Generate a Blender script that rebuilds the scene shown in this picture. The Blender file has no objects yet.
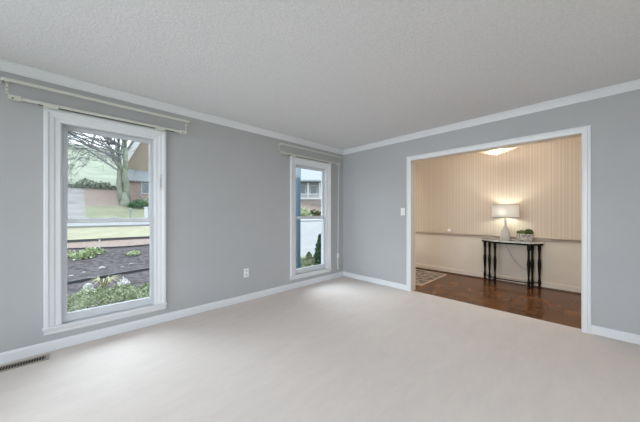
import bpy, bmesh, math, random
from mathutils import Vector, Matrix
random.seed(7)
C = bpy.context.scene.collection
S = bpy.context.scene
PI = math.pi

# ------------------------------------------------------------------ camera
cam_d = bpy.data.cameras.new('camera')
cam = bpy.data.objects.new('camera', cam_d)
C.objects.link(cam)
cam_d.sensor_width = 36
cam_d.lens = 252.9 / 640 * 36
cam_d.shift_y = 3.1 / 640
cam_d.clip_start = 0.05
cam_d.clip_end = 400
EYE = 1.205
cam.location = (0, 0, EYE)
cam.rotation_euler = (PI / 2, 0, math.radians(46.18) - PI / 2)
S.camera = cam

# ------------------------------------------------------------------ sky, light, exposure
W = bpy.data.worlds.new('overcast_sky')
S.world = W
W.use_nodes = True
nt = W.node_tree
bg = nt.nodes['Background']
bg.inputs['Color'].default_value = (0.86, 0.94, 1.0, 1)
bg.inputs['Strength'].default_value = 3.0
S.view_settings.view_transform = 'Standard'
S.view_settings.look = 'None'
S.view_settings.gamma = 1
S.view_settings.use_curve_mapping = False
S.view_settings.exposure = 0.24


def area(name, loc, rot, sx, sy, e, col):
    l = bpy.data.lights.new(name, 'AREA')
    l.shape = 'RECTANGLE'
    l.size, l.size_y = sx, sy
    l.energy = e
    l.color = col
    o = bpy.data.objects.new(name, l)
    o.location = loc
    o.rotation_euler = rot
    C.objects.link(o)
    return o


# soft sun behind thin cloud, in front of the windows
sl = bpy.data.lights.new('veiled_sun', 'SUN')
sl.energy = 3.8
sl.angle = math.radians(50)
sl.color = (0.82, 0.92, 1.0)
so = bpy.data.objects.new('veiled_sun', sl)
C.objects.link(so)
so.rotation_euler = Vector((0.05, -1.0, -0.85)).to_track_quat('-Z', 'Y').to_euler()

# added fill lamps just inside the assumed rear windows, standing in for daylight
area('fill_back', (0.9, -1.93, 1.3), (PI / 2, 0, 0), 3.0, 1.9, 10, (1.0, 0.93, 0.89))
ds = area('fill_side', (-2.43, 1.45, 1.3), (PI / 2, 0, -PI / 2), 2.5, 1.9, 31, (0.88, 0.94, 1.0))
ds.data.spread = math.radians(95)
area('fill_hall_left', (4.7, 3.16, 1.15), (-PI / 2, 0, 0), 1.0, 1.9, 12, (1.0, 0.91, 0.81))  # added fill lamp for the left of the hall, no glazed door is built
area('fill_hall_right', (4.7, -1.55, 1.3), (PI / 2, 0, 0), 1.0, 1.9, 12, (1.0, 0.91, 0.81))  # added fill lamp at the opposite hall end, in front of solid wall

# ------------------------------------------------------------------ dimensions (metres)
YW = 3.24          # inner face of the window wall
XW = 3.736         # inner face of the wall with the wide opening
XB, YB = -2.5, -2.0
HC = 2.43
TH = 0.125         # window wall thickness
XH = 3.886         # hall side of the opening wall
XF = 5.50          # far wall of the hall
HY0, HY1 = -1.6, 3.24


# ------------------------------------------------------------------ helpers
def obj(name, bm, m=None, parent=None, smooth=False):
    me = bpy.data.meshes.new(name)
    bmesh.ops.recalc_face_normals(bm, faces=bm.faces)
    bm.to_mesh(me)
    bm.free()
    if smooth:
        for p in me.polygons:
            p.use_smooth = True
    o = bpy.data.objects.new(name, me)
    C.objects.link(o)
    if m:
        me.materials.append(m)
    if parent:
        o.parent = parent
        o.matrix_parent_inverse = Matrix.Translation(-Vector(parent.location))
    return o


def thing(name, label, cat, loc=(0, 0, 0), group=None):
    o = bpy.data.objects.new(name, None)
    o.empty_display_size = 0.1
    o.location = loc
    C.objects.link(o)
    return tag(o, label, cat, group)


def tag(o, label, cat, group=None):
    o['label'] = label
    o['category'] = cat
    if group:
        o['group'] = group
    return o


def struct(o):
    o['kind'] = 'structure'
    return o


def add_box(bm, x0, x1, y0, y1, z0, z1, bev=0.0):
    r = bmesh.ops.create_cube(bm, size=1)
    vs = r['verts']
    for v in vs:
        v.co = Vector(((x0 + x1) / 2 + v.co.x * (x1 - x0), (y0 + y1) / 2 + v.co.y * (y1 - y0), (z0 + z1) / 2 + v.co.z * (z1 - z0)))
    if bev > 0:
        es = list({e for v in vs for e in v.link_edges})
        bmesh.ops.bevel(bm, geom=es, offset=bev, segments=2, affect='EDGES', profile=0.5)
    return bm


def box(*a, **k):
    return add_box(bmesh.new(), *a, **k)


def add_lathe(bm, prof, cx, cy, n=24, cap=True):
    rings = []
    for r, z in prof:
        if r < 1e-5:
            rings.append([bm.verts.new((cx, cy, z))])
        else:
            rings.append([bm.verts.new((cx + r * math.cos(2 * PI * i / n), cy + r * math.sin(2 * PI * i / n), z)) for i in range(n)])
    for a, b in zip(rings, rings[1:]):
        for i in range(n):
            j = (i + 1) % n
            if len(a) == 1 and len(b) == 1:
                continue
            if len(a) == 1:
                bm.faces.new((a[0], b[i], b[j]))
            elif len(b) == 1:
                bm.faces.new((a[i], a[j], b[0]))
            else:
                bm.faces.new((a[i], a[j], b[j], b[i]))
    if cap:
        if len(rings[0]) > 1:
            bm.faces.new(rings[0])
        if len(rings[-1]) > 1:
            bm.faces.new(rings[-1])
    return bm


def add_tube(bm, pts, rad, n=8, cap=True):
    pts = [Vector(p) for p in pts]
    if not isinstance(rad, (list, tuple)):
        rad = [rad] * len(pts)
    rings = []
    for i, p in enumerate(pts):
        t = (pts[min(i + 1, len(pts) - 1)] - pts[max(i - 1, 0)]).normalized()
        up = Vector((0, 0, 1)) if abs(t.z) < 0.9 else Vector((1, 0, 0))
        a = t.cross(up).normalized()
        b = t.cross(a).normalized()
        rings.append([bm.verts.new(p + (a * math.cos(2 * PI * k / n) + b * math.sin(2 * PI * k / n)) * rad[i]) for k in range(n)])
    for a, b in zip(rings, rings[1:]):
        for k in range(n):
            j = (k + 1) % n
            bm.faces.new((a[k], a[j], b[j], b[k]))
    if cap:
        bm.faces.new(rings[0])
        bm.faces.new(rings[-1])
    return bm


def sweep(paths):
    """paths: one list of points per profile corner, all the same length; closed profile swept along them"""
    bm = bmesh.new()
    V = [[bm.verts.new(p) for p in path] for path in paths]
    n = len(V)
    for i in range(n):
        a, b = V[i], V[(i + 1) % n]
        for k in range(len(a) - 1):
            bm.faces.new((a[k], a[k + 1], b[k + 1], b[k]))
    return bm, V


def casing_bm(prof, fn, a0, a1, zb, zt, closed=True):
    """U shaped casing, profile (inward u, proud d), fn(a, d, z) -> world"""
    paths = [[fn(a0 + u, d, zb), fn(a0 + u, d, zt - u), fn(a1 - u, d, zt - u), fn(a1 - u, d, zb)] for u, d in prof]
    bm, V = sweep(paths)
    bm.faces.new([v[0] for v in V])
    bm.faces.new([v[-1] for v in V])
    return bm


def add_prism(bm, poly, z0, z1):
    lo = [bm.verts.new((x, y, z0)) for x, y in poly]
    hi = [bm.verts.new((x, y, z1)) for x, y in poly]
    bm.faces.new(lo)
    bm.faces.new(hi)
    for i in range(len(poly)):
        j = (i + 1) % len(poly)
        bm.faces.new((lo[i], lo[j], hi[j], hi[i]))
    return bm


def leaf_quad(bm, p, s, rng, up=0.4):
    d = Vector((rng.uniform(-1, 1), rng.uniform(-1, 1), rng.uniform(-1, 1) + up)).normalized()
    e = d.cross(Vector((rng.uniform(-1, 1), rng.uniform(-1, 1), rng.uniform(-1, 1)))).normalized()
    p = Vector(p)
    w = s * 0.35
    vs = [bm.verts.new(q) for q in (p, p + d * s * 0.5 + e * w, p + d * s, p + d * s * 0.5 - e * w)]
    bm.faces.new(vs)


# ------------------------------------------------------------------ materials
def principled(name, col, rough=0.5, metal=0.0, spec=0.5):
    m = bpy.data.materials.new(name)
    m.use_nodes = True
    b = m.node_tree.nodes['Principled BSDF']
    b.inputs['Base Color'].default_value = (*col, 1)
    b.inputs['Roughness'].default_value = rough
    b.inputs['Metallic'].default_value = metal
    b.inputs['Specular IOR Level'].default_value = spec
    return m


def noisy(name, c1, c2, scale, rough=0.6, bump=0.0, bscale=None, spec=0.3, detail=4, stretch=None, lo=0.35, hi=0.65):
    m = principled(name, c1, rough, spec=spec)
    t = m.node_tree
    b = t.nodes['Principled BSDF']
    tc = t.nodes.new('ShaderNodeTexCoord')
    mp = t.nodes.new('ShaderNodeMapping')
    if stretch:
        mp.inputs['Scale'].default_value = stretch
    n = t.nodes.new('ShaderNodeTexNoise')
    n.inputs['Scale'].default_value = scale
    n.inputs['Detail'].default_value = detail
    r = t.nodes.new('ShaderNodeValToRGB')
    r.color_ramp.elements[0].position = lo
    r.color_ramp.elements[1].position = hi
    r.color_ramp.elements[0].color = (*c1, 1)
    r.color_ramp.elements[1].color = (*c2, 1)
    L = t.links.new
    L(tc.outputs['Object'], mp.inputs['Vector'])
    L(mp.outputs['Vector'], n.inputs['Vector'])
    L(n.outputs['Fac'], r.inputs['Fac'])
    L(r.outputs['Color'], b.inputs['Base Color'])
    if bump:
        n2 = t.nodes.new('ShaderNodeTexNoise')
        n2.inputs['Scale'].default_value = bscale or scale
        n2.inputs['Detail'].default_value = 3
        bp = t.nodes.new('ShaderNodeBump')
        bp.inputs['Strength'].default_value = bump
        bp.inputs['Distance'].default_value = 0.01
        L(tc.outputs['Object'], n2.inputs['Vector'])
        L(n2.outputs['Fac'], bp.inputs['Height'])
        L(bp.outputs['Normal'], b.inputs['Normal'])
    return m


M_wall = noisy('grey_wall_paint', (0.425, 0.427, 0.434), (0.437, 0.439, 0.446), 3, 0.55, 0.05, 180)
M_ceil = noisy('stippled_ceiling', (0.70, 0.695, 0.70), (0.76, 0.755, 0.76), 60, 0.9, 0.35, 75)
M_trim = principled('white_trim_paint', (0.72, 0.73, 0.75), 0.35)
M_trimw = principled('cream_trim_paint', (0.64, 0.57, 0.49), 0.4)
M_carpet = noisy('beige_carpet', (0.665, 0.602, 0.563), (0.765, 0.697, 0.655), 2.2, 0.95, 0.5, 260, spec=0.1, detail=12, stretch=(1.0, 3.2, 1), lo=0.3, hi=0.7)
for _n in M_carpet.node_tree.nodes:
    if _n.type == 'TEX_NOISE' and _n.inputs['Scale'].default_value < 10:
        _n.inputs['Roughness'].default_value = 0.85
M_vinyl = principled('white_vinyl_sash', (0.585, 0.605, 0.635), 0.3)
M_rod = principled('ivory_rod_enamel', (0.60, 0.60, 0.54), 0.35)
M_roddark = principled('rod_slot_shadow_metal', (0.12, 0.12, 0.11), 0.5)
M_plate = principled('white_plate_plastic', (0.82, 0.81, 0.79), 0.35)
M_dark = principled('dark_slot', (0.02, 0.02, 0.02), 0.6)
M_vent = principled('tan_vent_metal', (0.36, 0.31, 0.26), 0.45, 0.3)
M_ventdark = principled('vent_shade', (0.006, 0.005, 0.004), 0.7)
M_cream = noisy('cream_wainscot', (0.62, 0.56, 0.48), (0.64, 0.58, 0.50), 4, 0.6)
M_black = noisy('black_lacquer_wood', (0.004, 0.0035, 0.0035), (0.007, 0.006, 0.0055), 30, 0.45, spec=0.12)
M_marble = noisy('pale_marble', (0.55, 0.55, 0.52), (0.30, 0.31, 0.30), 9, 0.15, detail=9, lo=0.5, hi=0.8, spec=0.6)
M_shoe = noisy('dark_wood_shoe', (0.06, 0.03, 0.016), (0.09, 0.045, 0.022), 20, 0.35)
M_brass = principled('brass', (0.65, 0.47, 0.22), 0.25, 1.0)
M_grey = principled('grey_cable', (0.33, 0.30, 0.27), 0.5)
M_moss = noisy('moss', (0.055, 0.075, 0.018), (0.16, 0.19, 0.055), 60, 0.95, 1.0, 120)
M_mossdark = noisy('dark_moss', (0.025, 0.036, 0.010), (0.07, 0.085, 0.028), 60, 0.95, 1.0, 120)


def glass_mat():
    m = bpy.data.materials.new('window_glass')
    m.use_nodes = True
    t = m.node_tree
    t.nodes.clear()
    o = t.nodes.new('ShaderNodeOutputMaterial')
    mx = t.nodes.new('ShaderNodeMixShader')
    tr = t.nodes.new('ShaderNodeBsdfTransparent')
    tr.inputs['Color'].default_value = (0.95, 0.97, 0.98, 1)
    gl = t.nodes.new('ShaderNodeBsdfGlossy')
    gl.inputs['Roughness'].default_value = 0.0
    fr = t.nodes.new('ShaderNodeFresnel')
    fr.inputs['IOR'].default_value = 1.12
    t.links.new(fr.outputs[0], mx.inputs[0])
    t.links.new(tr.outputs[0], mx.inputs[1])
    t.links.new(gl.outputs[0], mx.inputs[2])
    t.links.new(mx.outputs[0], o.inputs[0])
    return m


M_glass = glass_mat()


def translucent(name, col, tcol, fac, gloss=0.0):
    m = bpy.data.materials.new(name)
    m.use_nodes = True
    t = m.node_tree
    t.nodes.clear()
    o = t.nodes.new('ShaderNodeOutputMaterial')
    mx = t.nodes.new('ShaderNodeMixShader')
    d = t.nodes.new('ShaderNodeBsdfDiffuse')
    d.inputs['Color'].default_value = (*col, 1)
    tr = t.nodes.new('ShaderNodeBsdfTranslucent')
    tr.inputs['Color'].default_value = (*tcol, 1)
    mx.inputs[0].default_value = fac
    t.links.new(d.outputs[0], mx.inputs[1])
    t.links.new(tr.outputs[0], mx.inputs[2])
    t.links.new(mx.outputs[0], o.inputs[0])
    return m


def emit(name, col, s):
    m = bpy.data.materials.new(name)
    m.use_nodes = True
    t = m.node_tree
    t.nodes.clear()
    o = t.nodes.new('ShaderNodeOutputMaterial')
    e = t.nodes.new('ShaderNodeEmission')
    e.inputs[0].default_value = (*col, 1)
    e.inputs[1].default_value = s
    t.links.new(e.outputs[0], o.inputs[0])
    return m


def mathn(t, op, a, b=None):
    n = t.nodes.new('ShaderNodeMath')
    n.operation = op
    for i, v in enumerate((a, b)):
        if v is None:
            continue
        if isinstance(v, (int, float)):
            n.inputs[i].default_value = v
        else:
            t.links.new(v, n.inputs[i])
    return n.outputs[0]


def wallpaper_mat():
    m = principled('striped_wallpaper', (0.5, 0.4, 0.3), 0.7, spec=0.2)
    t = m.node_tree
    b = t.nodes['Principled BSDF']
    tc = t.nodes.new('ShaderNodeTexCoord')
    sp = t.nodes.new('ShaderNodeSeparateXYZ')
    t.links.new(tc.outputs['Object'], sp.inputs[0])
    s = mathn(t, 'ADD', sp.outputs['X'], sp.outputs['Y'])
    fr = mathn(t, 'FRACT', mathn(t, 'DIVIDE', s, 0.118))
    r = t.nodes.new('ShaderNodeValToRGB')
    r.color_ramp.interpolation = 'CONSTANT'
    base, lite, dark = (0.57, 0.49, 0.40, 1), (0.61, 0.535, 0.445, 1), (0.46, 0.392, 0.32, 1)
    els = [(0.0, base), (0.10, dark), (0.135, lite), (0.24, dark), (0.275, base), (0.46, lite), (0.60, dark), (0.66, base), (0.78, lite), (0.90, base)]
    cr = r.color_ramp
    cr.elements[0].position, cr.elements[0].color = els[0]
    cr.elements[1].position, cr.elements[1].color = els[1]
    for p, c in els[2:]:
        e = cr.elements.new(p)
        e.color = c
    t.links.new(fr, r.inputs['Fac'])
    t.links.new(r.outputs['Color'], b.inputs['Base Color'])
    return m


def parquet_mat():
    m = principled('parquet_wood', (0.1, 0.05, 0.02), 0.2, spec=0.13)
    t = m.node_tree
    b = t.nodes['Principled BSDF']
    tc = t.nodes.new('ShaderNodeTexCoord')
    sp = t.nodes.new('ShaderNodeSeparateXYZ')
    t.links.new(tc.outputs['Object'], sp.inputs[0])
    T = 0.165
    ix = mathn(t, 'FLOOR', mathn(t, 'DIVIDE', sp.outputs['X'], T))
    iy = mathn(t, 'FLOOR', mathn(t, 'DIVIDE', sp.outputs['Y'], T))
    par = mathn(t, 'FLOORED_MODULO', mathn(t, 'ADD', ix, iy), 2.0)
    inv = mathn(t, 'SUBTRACT', 1.0, par)
    c = mathn(t, 'ADD', mathn(t, 'MULTIPLY', sp.outputs['X'], par), mathn(t, 'MULTIPLY', sp.outputs['Y'], inv))
    st = mathn(t, 'DIVIDE', c, T / 5)
    si = mathn(t, 'FLOOR', st)
    cb = t.nodes.new('ShaderNodeCombineXYZ')
    t.links.new(ix, cb.inputs[0])
    t.links.new(iy, cb.inputs[1])
    t.links.new(si, cb.inputs[2])
    wn = t.nodes.new('ShaderNodeTexWhiteNoise')
    t.links.new(cb.outputs[0], wn.inputs['Vector'])
    cb2 = t.nodes.new('ShaderNodeCombineXYZ')
    t.links.new(ix, cb2.inputs[0])
    t.links.new(iy, cb2.inputs[1])
    wn2 = t.nodes.new('ShaderNodeTexWhiteNoise')
    t.links.new(cb2.outputs[0], wn2.inputs['Vector'])
    mixv = mathn(t, 'ADD', mathn(t, 'MULTIPLY', wn.outputs['Value'], 0.45), mathn(t, 'MULTIPLY', wn2.outputs['Value'], 0.55))
    r = t.nodes.new('ShaderNodeValToRGB')
    r.color_ramp.elements[0].color = (0.082, 0.030, 0.009, 1)
    r.color_ramp.elements[1].color = (0.172, 0.072, 0.024, 1)
    t.links.new(mixv, r.inputs['Fac'])
    t.links.new(r.outputs['Color'], b.inputs['Base Color'])
    return m


def rug_mat():
    m = principled('patterned_rug', (0.4, 0.33, 0.27), 0.95, spec=0.1)
    t = m.node_tree
    b = t.nodes['Principled BSDF']
    tc = t.nodes.new('ShaderNodeTexCoord')
    v = t.nodes.new('ShaderNodeTexVoronoi')
    v.inputs['Scale'].default_value = 13
    n = t.nodes.new('ShaderNodeTexNoise')
    n.inputs['Scale'].default_value = 26
    t.links.new(tc.outputs['Object'], v.inputs['Vector'])
    t.links.new(tc.outputs['Object'], n.inputs['Vector'])
    f = mathn(t, 'ADD', v.outputs['Distance'], mathn(t, 'MULTIPLY', n.outputs['Fac'], 0.5))
    r = t.nodes.new('ShaderNodeValToRGB')
    cr = r.color_ramp
    cr.elements[0].position, cr.elements[0].color = 0.50, (0.07, 0.06, 0.055, 1)
    cr.elements[1].position, cr.elements[1].color = 0.85, (0.34, 0.28, 0.23, 1)
    t.links.new(f, r.inputs['Fac'])
    t.links.new(r.outputs['Color'], b.inputs['Base Color'])
    return m


def brick_mat(name, c1, c2, mortar, sc=4.5):
    m = principled(name, c1, 0.9, spec=0.1)
    t = m.node_tree
    b = t.nodes['Principled BSDF']
    tc = t.nodes.new('ShaderNodeTexCoord')
    sp = t.nodes.new('ShaderNodeSeparateXYZ')
    cb = t.nodes.new('ShaderNodeCombineXYZ')
    t.links.new(tc.outputs['Object'], sp.inputs[0])
    t.links.new(mathn(t, 'ADD', sp.outputs['X'], sp.outputs['Y']), cb.inputs[0])
    t.links.new(sp.outputs['Z'], cb.inputs[1])
    br = t.nodes.new('ShaderNodeTexBrick')
    br.inputs['Scale'].default_value = sc
    br.inputs['Color1'].default_value = (*c1, 1)
    br.inputs['Color2'].default_value = (*c2, 1)
    br.inputs['Mortar'].default_value = (*mortar, 1)
    br.inputs['Mortar Size'].default_value = 0.012
    t.links.new(cb.outputs[0], br.inputs['Vector'])
    t.links.new(br.outputs['Color'], b.inputs['Base Color'])
    return m


M_paper = wallpaper_mat()
M_parquet = parquet_mat()
M_rug = rug_mat()
M_fringe = noisy('cream_rug_border', (0.52, 0.44, 0.35), (0.60, 0.52, 0.43), 60, 0.95)
M_shade = translucent('linen_shade', (0.62, 0.60, 0.59), (0.84, 0.80, 0.78), 0.40)
M_band = principled('shade_trim_tape', (0.36, 0.33, 0.30), 0.7)
M_bottle = principled('frosted_glass_base', (0.52, 0.50, 0.45), 0.25, spec=0.6)
M_bulb = emit('lamp_bulb_glow', (0.94, 1.0, 0.86), 95)
M_bulb2 = emit('ceiling_bulb_glow', (1.0, 0.88, 0.74), 430)
M_crystal = translucent('crystal', (0.80, 0.75, 0.68), (0.72, 0.66, 0.59), 0.45)
M_brick = brick_mat('red_brick', (0.25, 0.17, 0.145), (0.29, 0.20, 0.175), (0.32, 0.29, 0.27))
M_brickp = brick_mat('pale_brick', (0.21, 0.17, 0.13), (0.24, 0.20, 0.155), (0.25, 0.23, 0.2))

# ------------------------------------------------------------------ room shell
WIN = [(-0.21, 0.714), (2.448, 3.372)]      # outer casing edges on the window wall
ZC = 2.13
ins = 0.108                                  # casing width
bm = bmesh.new()
Y0, Y1 = YW, YW + TH
xs = [XB - 0.2]
for a, b in WIN:
    xs += [a + ins, b - ins]
xs.append(XF + 0.2)
SB, ST = 0.20, 2.025                         # rough opening bottom / top
for k in range(0, len(xs) - 1, 2):
    add_box(bm, xs[k], xs[k + 1], Y0, Y1, -0.5, HC + 0.15)
for a, b in WIN:
    add_box(bm, a + ins, b - ins, Y0, Y1, -0.5, SB)
    add_box(bm, a + ins, b - ins, Y0, Y1, ST, HC + 0.15)
struct(obj('wall_left', bm, M_wall))

OY0, OY1, OZ = 0.016, 1.854, 2.035           # clear opening between casings
bm = bmesh.new()
add_box(bm, XW, XH - 0.03, YB, OY0 - 0.02, 0, HC)
add_box(bm, XW, XH - 0.03, OY1 + 0.02, YW, 0, HC)
add_box(bm, XW, XH - 0.03, OY0 - 0.02, OY1 + 0.02, OZ + 0.02, HC)
struct(obj('wall_right', bm, M_wall))
bm = bmesh.new()
add_box(bm, XH - 0.03, XH, HY0, OY0 - 0.02, 0, HC)
add_box(bm, XH - 0.03, XH, OY1 + 0.02, YW, 0, HC)
add_box(bm, XH - 0.03, XH, OY0 - 0.02, OY1 + 0.02, OZ + 0.02, HC)
struct(obj('wall_hall_front', bm, M_paper))

bm = bmesh.new()                              # back wall with a wide window
add_box(bm, XB - 0.2, -1.25, YB - 0.2, YB, -0.5, HC + 0.15)
add_box(bm, 2.45, XH, YB - 0.2, YB, -0.5, HC + 0.15)
add_box(bm, -1.25, 2.45, YB - 0.2, YB, -0.5, 0.3)
add_box(bm, -1.25, 2.45, YB - 0.2, YB, 2.3, HC + 0.15)
struct(obj('wall_back', bm, M_wall))
bm = bmesh.new()
add_box(bm, XB - 0.2, XB, YB, 0.2, -0.5, HC + 0.15)
add_box(bm, XB - 0.2, XB, 2.7, YW, -0.5, HC + 0.15)
add_box(bm, XB - 0.2, XB, 0.2, 2.7, -0.5, 0.3)
add_box(bm, XB - 0.2, XB, 0.2, 2.7, 2.3, HC + 0.15)
struct(obj('wall_side', bm, M_wall))

struct(obj('ceiling', box(XB - 0.2, XH - 0.002, YB - 0.2, YW, HC, HC + 0.15), M_ceil))
struct(obj('ceiling_hall', box(XH - 0.002, XF + 0.2, HY0 - 0.2, HY1, HC, HC + 0.15), M_ceil))
struct(obj('floor', box(XB - 0.2, 3.81, YB - 0.2, YW, -0.12, 0.0), M_carpet))
struct(obj('floor_hall', box(3.81, XF + 0.2, HY0 - 0.2, HY1, -0.12, -0.004), M_parquet))
RZ = 0.80
bm = box(XF, XF + 0.2, HY0 - 0.2, HY1, RZ, HC)
add_box(bm, XH, XF, HY0 - 0.2, HY0, RZ, HC)
struct(obj('wall_hall_paper', bm, M_paper))
bm = box(XF, XF + 0.2, HY0 - 0.2, HY1, -0.004, RZ)
add_box(bm, XH, XF, HY0 - 0.2, HY0, -0.004, RZ)
struct(obj('wall_hall_wainscot', bm, M_cream))
bm = box(XH, XF, HY1 - 0.012, HY1 + 0.0, 0, HC)
struct(obj('wall_hall_end', bm, M_paper))

# hall trims: chair rail, baseboard, shoe
def run_x(prof, x, y0, y1):
    bm, V = sweep([[(x - d, y0, z), (x - d, y1, z)] for d, z in prof])
    bm.faces.new([v[0] for v in V]); bm.faces.new([v[-1] for v in V])
    return bm
struct(obj('trim_chair_rail', run_x([(0, .758), (.014, .758), (.018, .772), (.008, .780), (.010, .788), (.030, .804), (.032, .817), (.016, .824), (0, .824)], XF, HY0, HY1 - .012), principled('shaded_rail_tone', (0.45, 0.385, 0.32), 0.4)))  # rail coloured darker overall to stand in for its shadow lines
struct(obj('baseboard_hall', run_x([(0, .016), (.014, .016), (.014, .088), (.006, .10), (0, .10)], XF, HY0, HY1 - .012), M_trimw))
struct(obj('trim_shoe', run_x([(0, -.004), (.022, -.004), (.020, .008), (.012, .018), (0, .02)], XF, HY0, HY1 - .012), M_shoe))

# crown moulding of the living room: closed loop with mitred corners
cp = [(0, HC), (0, HC - .074), (.010, HC - .074), (.013, HC - .062), (.026, HC - .045), (.042, HC - .022), (.048, HC - .014), (.058, HC - .012), (.058, HC)]
paths = []
for d, z in cp:
    paths.append([(XB + d, YB + d, z), (XW - d, YB + d, z), (XW - d, YW - d, z), (XB + d, YW - d, z), (XB + d, YB + d, z)])
bm, V = sweep(paths)
struct(obj('trim_crown', bm, M_trim))
bp = [(0, 0.004), (.015, 0.004), (.015, .075), (.012, .083), (.005, .090), (0, .092)]
def run_y(prof, y, x0, x1):
    bm, V = sweep([[(x0, y - d, z), (x1, y - d, z)] for d, z in prof])
    bm.faces.new([v[0] for v in V]); bm.faces.new([v[-1] for v in V])
    return bm
struct(obj('baseboard_left', run_y(bp, YW, XB, XW), M_trim))
bm = run_x(bp, XW, YB, -0.053)
bm2 = run_x(bp, XW, 1.923, YW - .015)
me = bpy.data.meshes.new('tmp'); bm2.to_mesh(me); bm.from_mesh(me); bm2.free()
struct(obj('baseboard_right', bm, M_trim))

# cased opening
fnX = lambda a, d, z: (XW - d, a, z)
prof = [(0, 0), (0, .016), (.006, .020), (.022, .020), (.028, .014), (.050, .012), (.060, .010), (.066, .006), (.068, 0)]
door = struct(obj('door_1', casing_bm(prof, fnX, -0.053, 1.923, 0.0, 2.102), M_trim))
bm = bmesh.new()
add_box(bm, XW, XH + 0.004, OY0 - .02, OY0, 0, OZ)
add_box(bm, XW, XH + 0.004, OY1, OY1 + .02, 0, OZ)
add_box(bm, XW, XH + 0.004, OY0 - .02, OY1 + .02, OZ, OZ + .02)
obj('jamb', bm, M_trimw, door)

# ------------------------------------------------------------------ windows
def window(n, a, b):
    fn = lambda x, d, z: (x, YW - d, z)
    prof = [(0, 0), (0, .020), (.006, .026), (.026, .026), (.036, .019), (.060, .016), (.072, .010), (.100, .009), (ins, .004), (ins, 0)]
    root = struct(obj('window_%d' % n, casing_bm(prof, fn, a, b, 0.216, ZC), M_trim))
    i0, i1 = a + ins, b - ins
    bm = bmesh.new()                          # stool and moulded apron
    sp = [(-.05, .200), (.030, .200), (.036, .206), (.036, .212), (.030, .218), (-.05, .218)]
    bm, V = sweep([[(a - .008, YW - d, z), (b + .008, YW - d, z)] for d, z in sp])
    bm.faces.new([v[0] for v in V]); bm.faces.new([v[-1] for v in V])
    obj('sill', bm, M_trim, root)
    ap = [(0, .150), (.010, .150), (.016, .160), (.018, .178), (.026, .192), (.028, .1995), (0, .1995)]
    bm, V = sweep([[(a + .0, YW - d, z), (b - .0, YW - d, z)] for d, z in ap])
    bm.faces.new([v[0] for v in V]); bm.faces.new([v[-1] for v in V])
    obj('apron', bm, M_trim, root)
    bm = bmesh.new()                          # jamb liner
    y0, y1 = YW + .001, YW + TH
    t = .007
    add_box(bm, i0, i0 + t, y0, y1, .218, ST)
    add_box(bm, i1 - t, i1, y0, y1, .218, ST)
    add_box(bm, i0, i1, y0, y1, ST - t, ST)
    add_box(bm, i0, i1, YW + .05, y1 + .03, SB, .222)
    obj('jamb_liner', bm, M_vinyl, root)
    x0, x1 = i0 + t, i1 - t
    def sash(y, z0, z1, rb, rt, st):
        bm = bmesh.new()
        d = .030
        add_box(bm, x0, x0 + st, y, y + d, z0, z1, .003)
        add_box(bm, x1 - st, x1, y, y + d, z0, z1, .003)
        add_box(bm, x0 + st - .002, x1 - st + .002, y + .001, y + d - .001, z0, z0 + rb, .003)
        add_box(bm, x0 + st - .002, x1 - st + .002, y + .001, y + d - .001, z1 - rt, z1, .003)
        # glazing beads
        for (p, q, r, s) in ((x0 + st - .002, x0 + st + .004, z0 + rb, z1 - rt), (x1 - st - .004, x1 - st + .002, z0 + rb, z1 - rt), (x0 + st, x1 - st, z0 + rb - .002, z0 + rb + .004), (x0 + st, x1 - st, z1 - rt - .004, z1 - rt + .002)):
            add_box(bm, p, q, y + .007, y + .024, r, s)
        sh = obj('sash', bm, M_vinyl, root)
        obj('pane', box(x0 + st - .001, x1 - st + .001, y + .013, y + .017, z0 + rb - .001, z1 - rt + .001), M_glass, sh)
        return sh
    lo = sash(YW + .022, .222, 1.162, .074, .036, .025)
    bm = box((x0 + x1) / 2 - .028, (x0 + x1) / 2 + .028, YW + .024, YW + .05, 1.162, 1.172, .003)
    add_tube(bm, [((x0 + x1) / 2, YW + .034, 1.172), ((x0 + x1) / 2 + .02, YW + .030, 1.180)], .005, 6)
    obj('sash_lock', bm, M_vinyl, lo)
    sash(YW + .056, 1.128, ST - t, .034, .034, .027)
    return root


for i, (a, b) in enumerate(WIN):
    window(i + 1, a, b)

# unseen windows assumed behind the camera (frames and panes)
for n, (horiz, p0, p1, q) in enumerate(((True, -1.25, 2.45, YB), (False, 0.2, 2.7, XB))):
    bm = bmesh.new()
    k = 4
    for j in range(k + 1):
        c = p0 + (p1 - p0) * j / k
        c0, c1 = max(p0, c - .03), min(p1, c + .03)
        if horiz:
            add_box(bm, c0, c1, q - .16, q - .1, .3, 2.3)
        else:
            add_box(bm, q - .16, q - .1, c0, c1, .3, 2.3)
    for z in (.3, 2.24):
        if horiz:
            add_box(bm, p0, p1, q - .155, q - .105, z, z + .06)
        else:
            add_box(bm, q - .155, q - .105, p0, p1, z, z + .06)
    w = struct(obj('window_%d' % (n + 3), bm, M_vinyl))
    if horiz:
        obj('pane', box(p0, p1, q - .132, q - .128, .3, 2.3), M_glass, w)
    else:
        obj('pane', box(q - .132, q - .128, p0, p1, .3, 2.3), M_glass, w)

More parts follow.
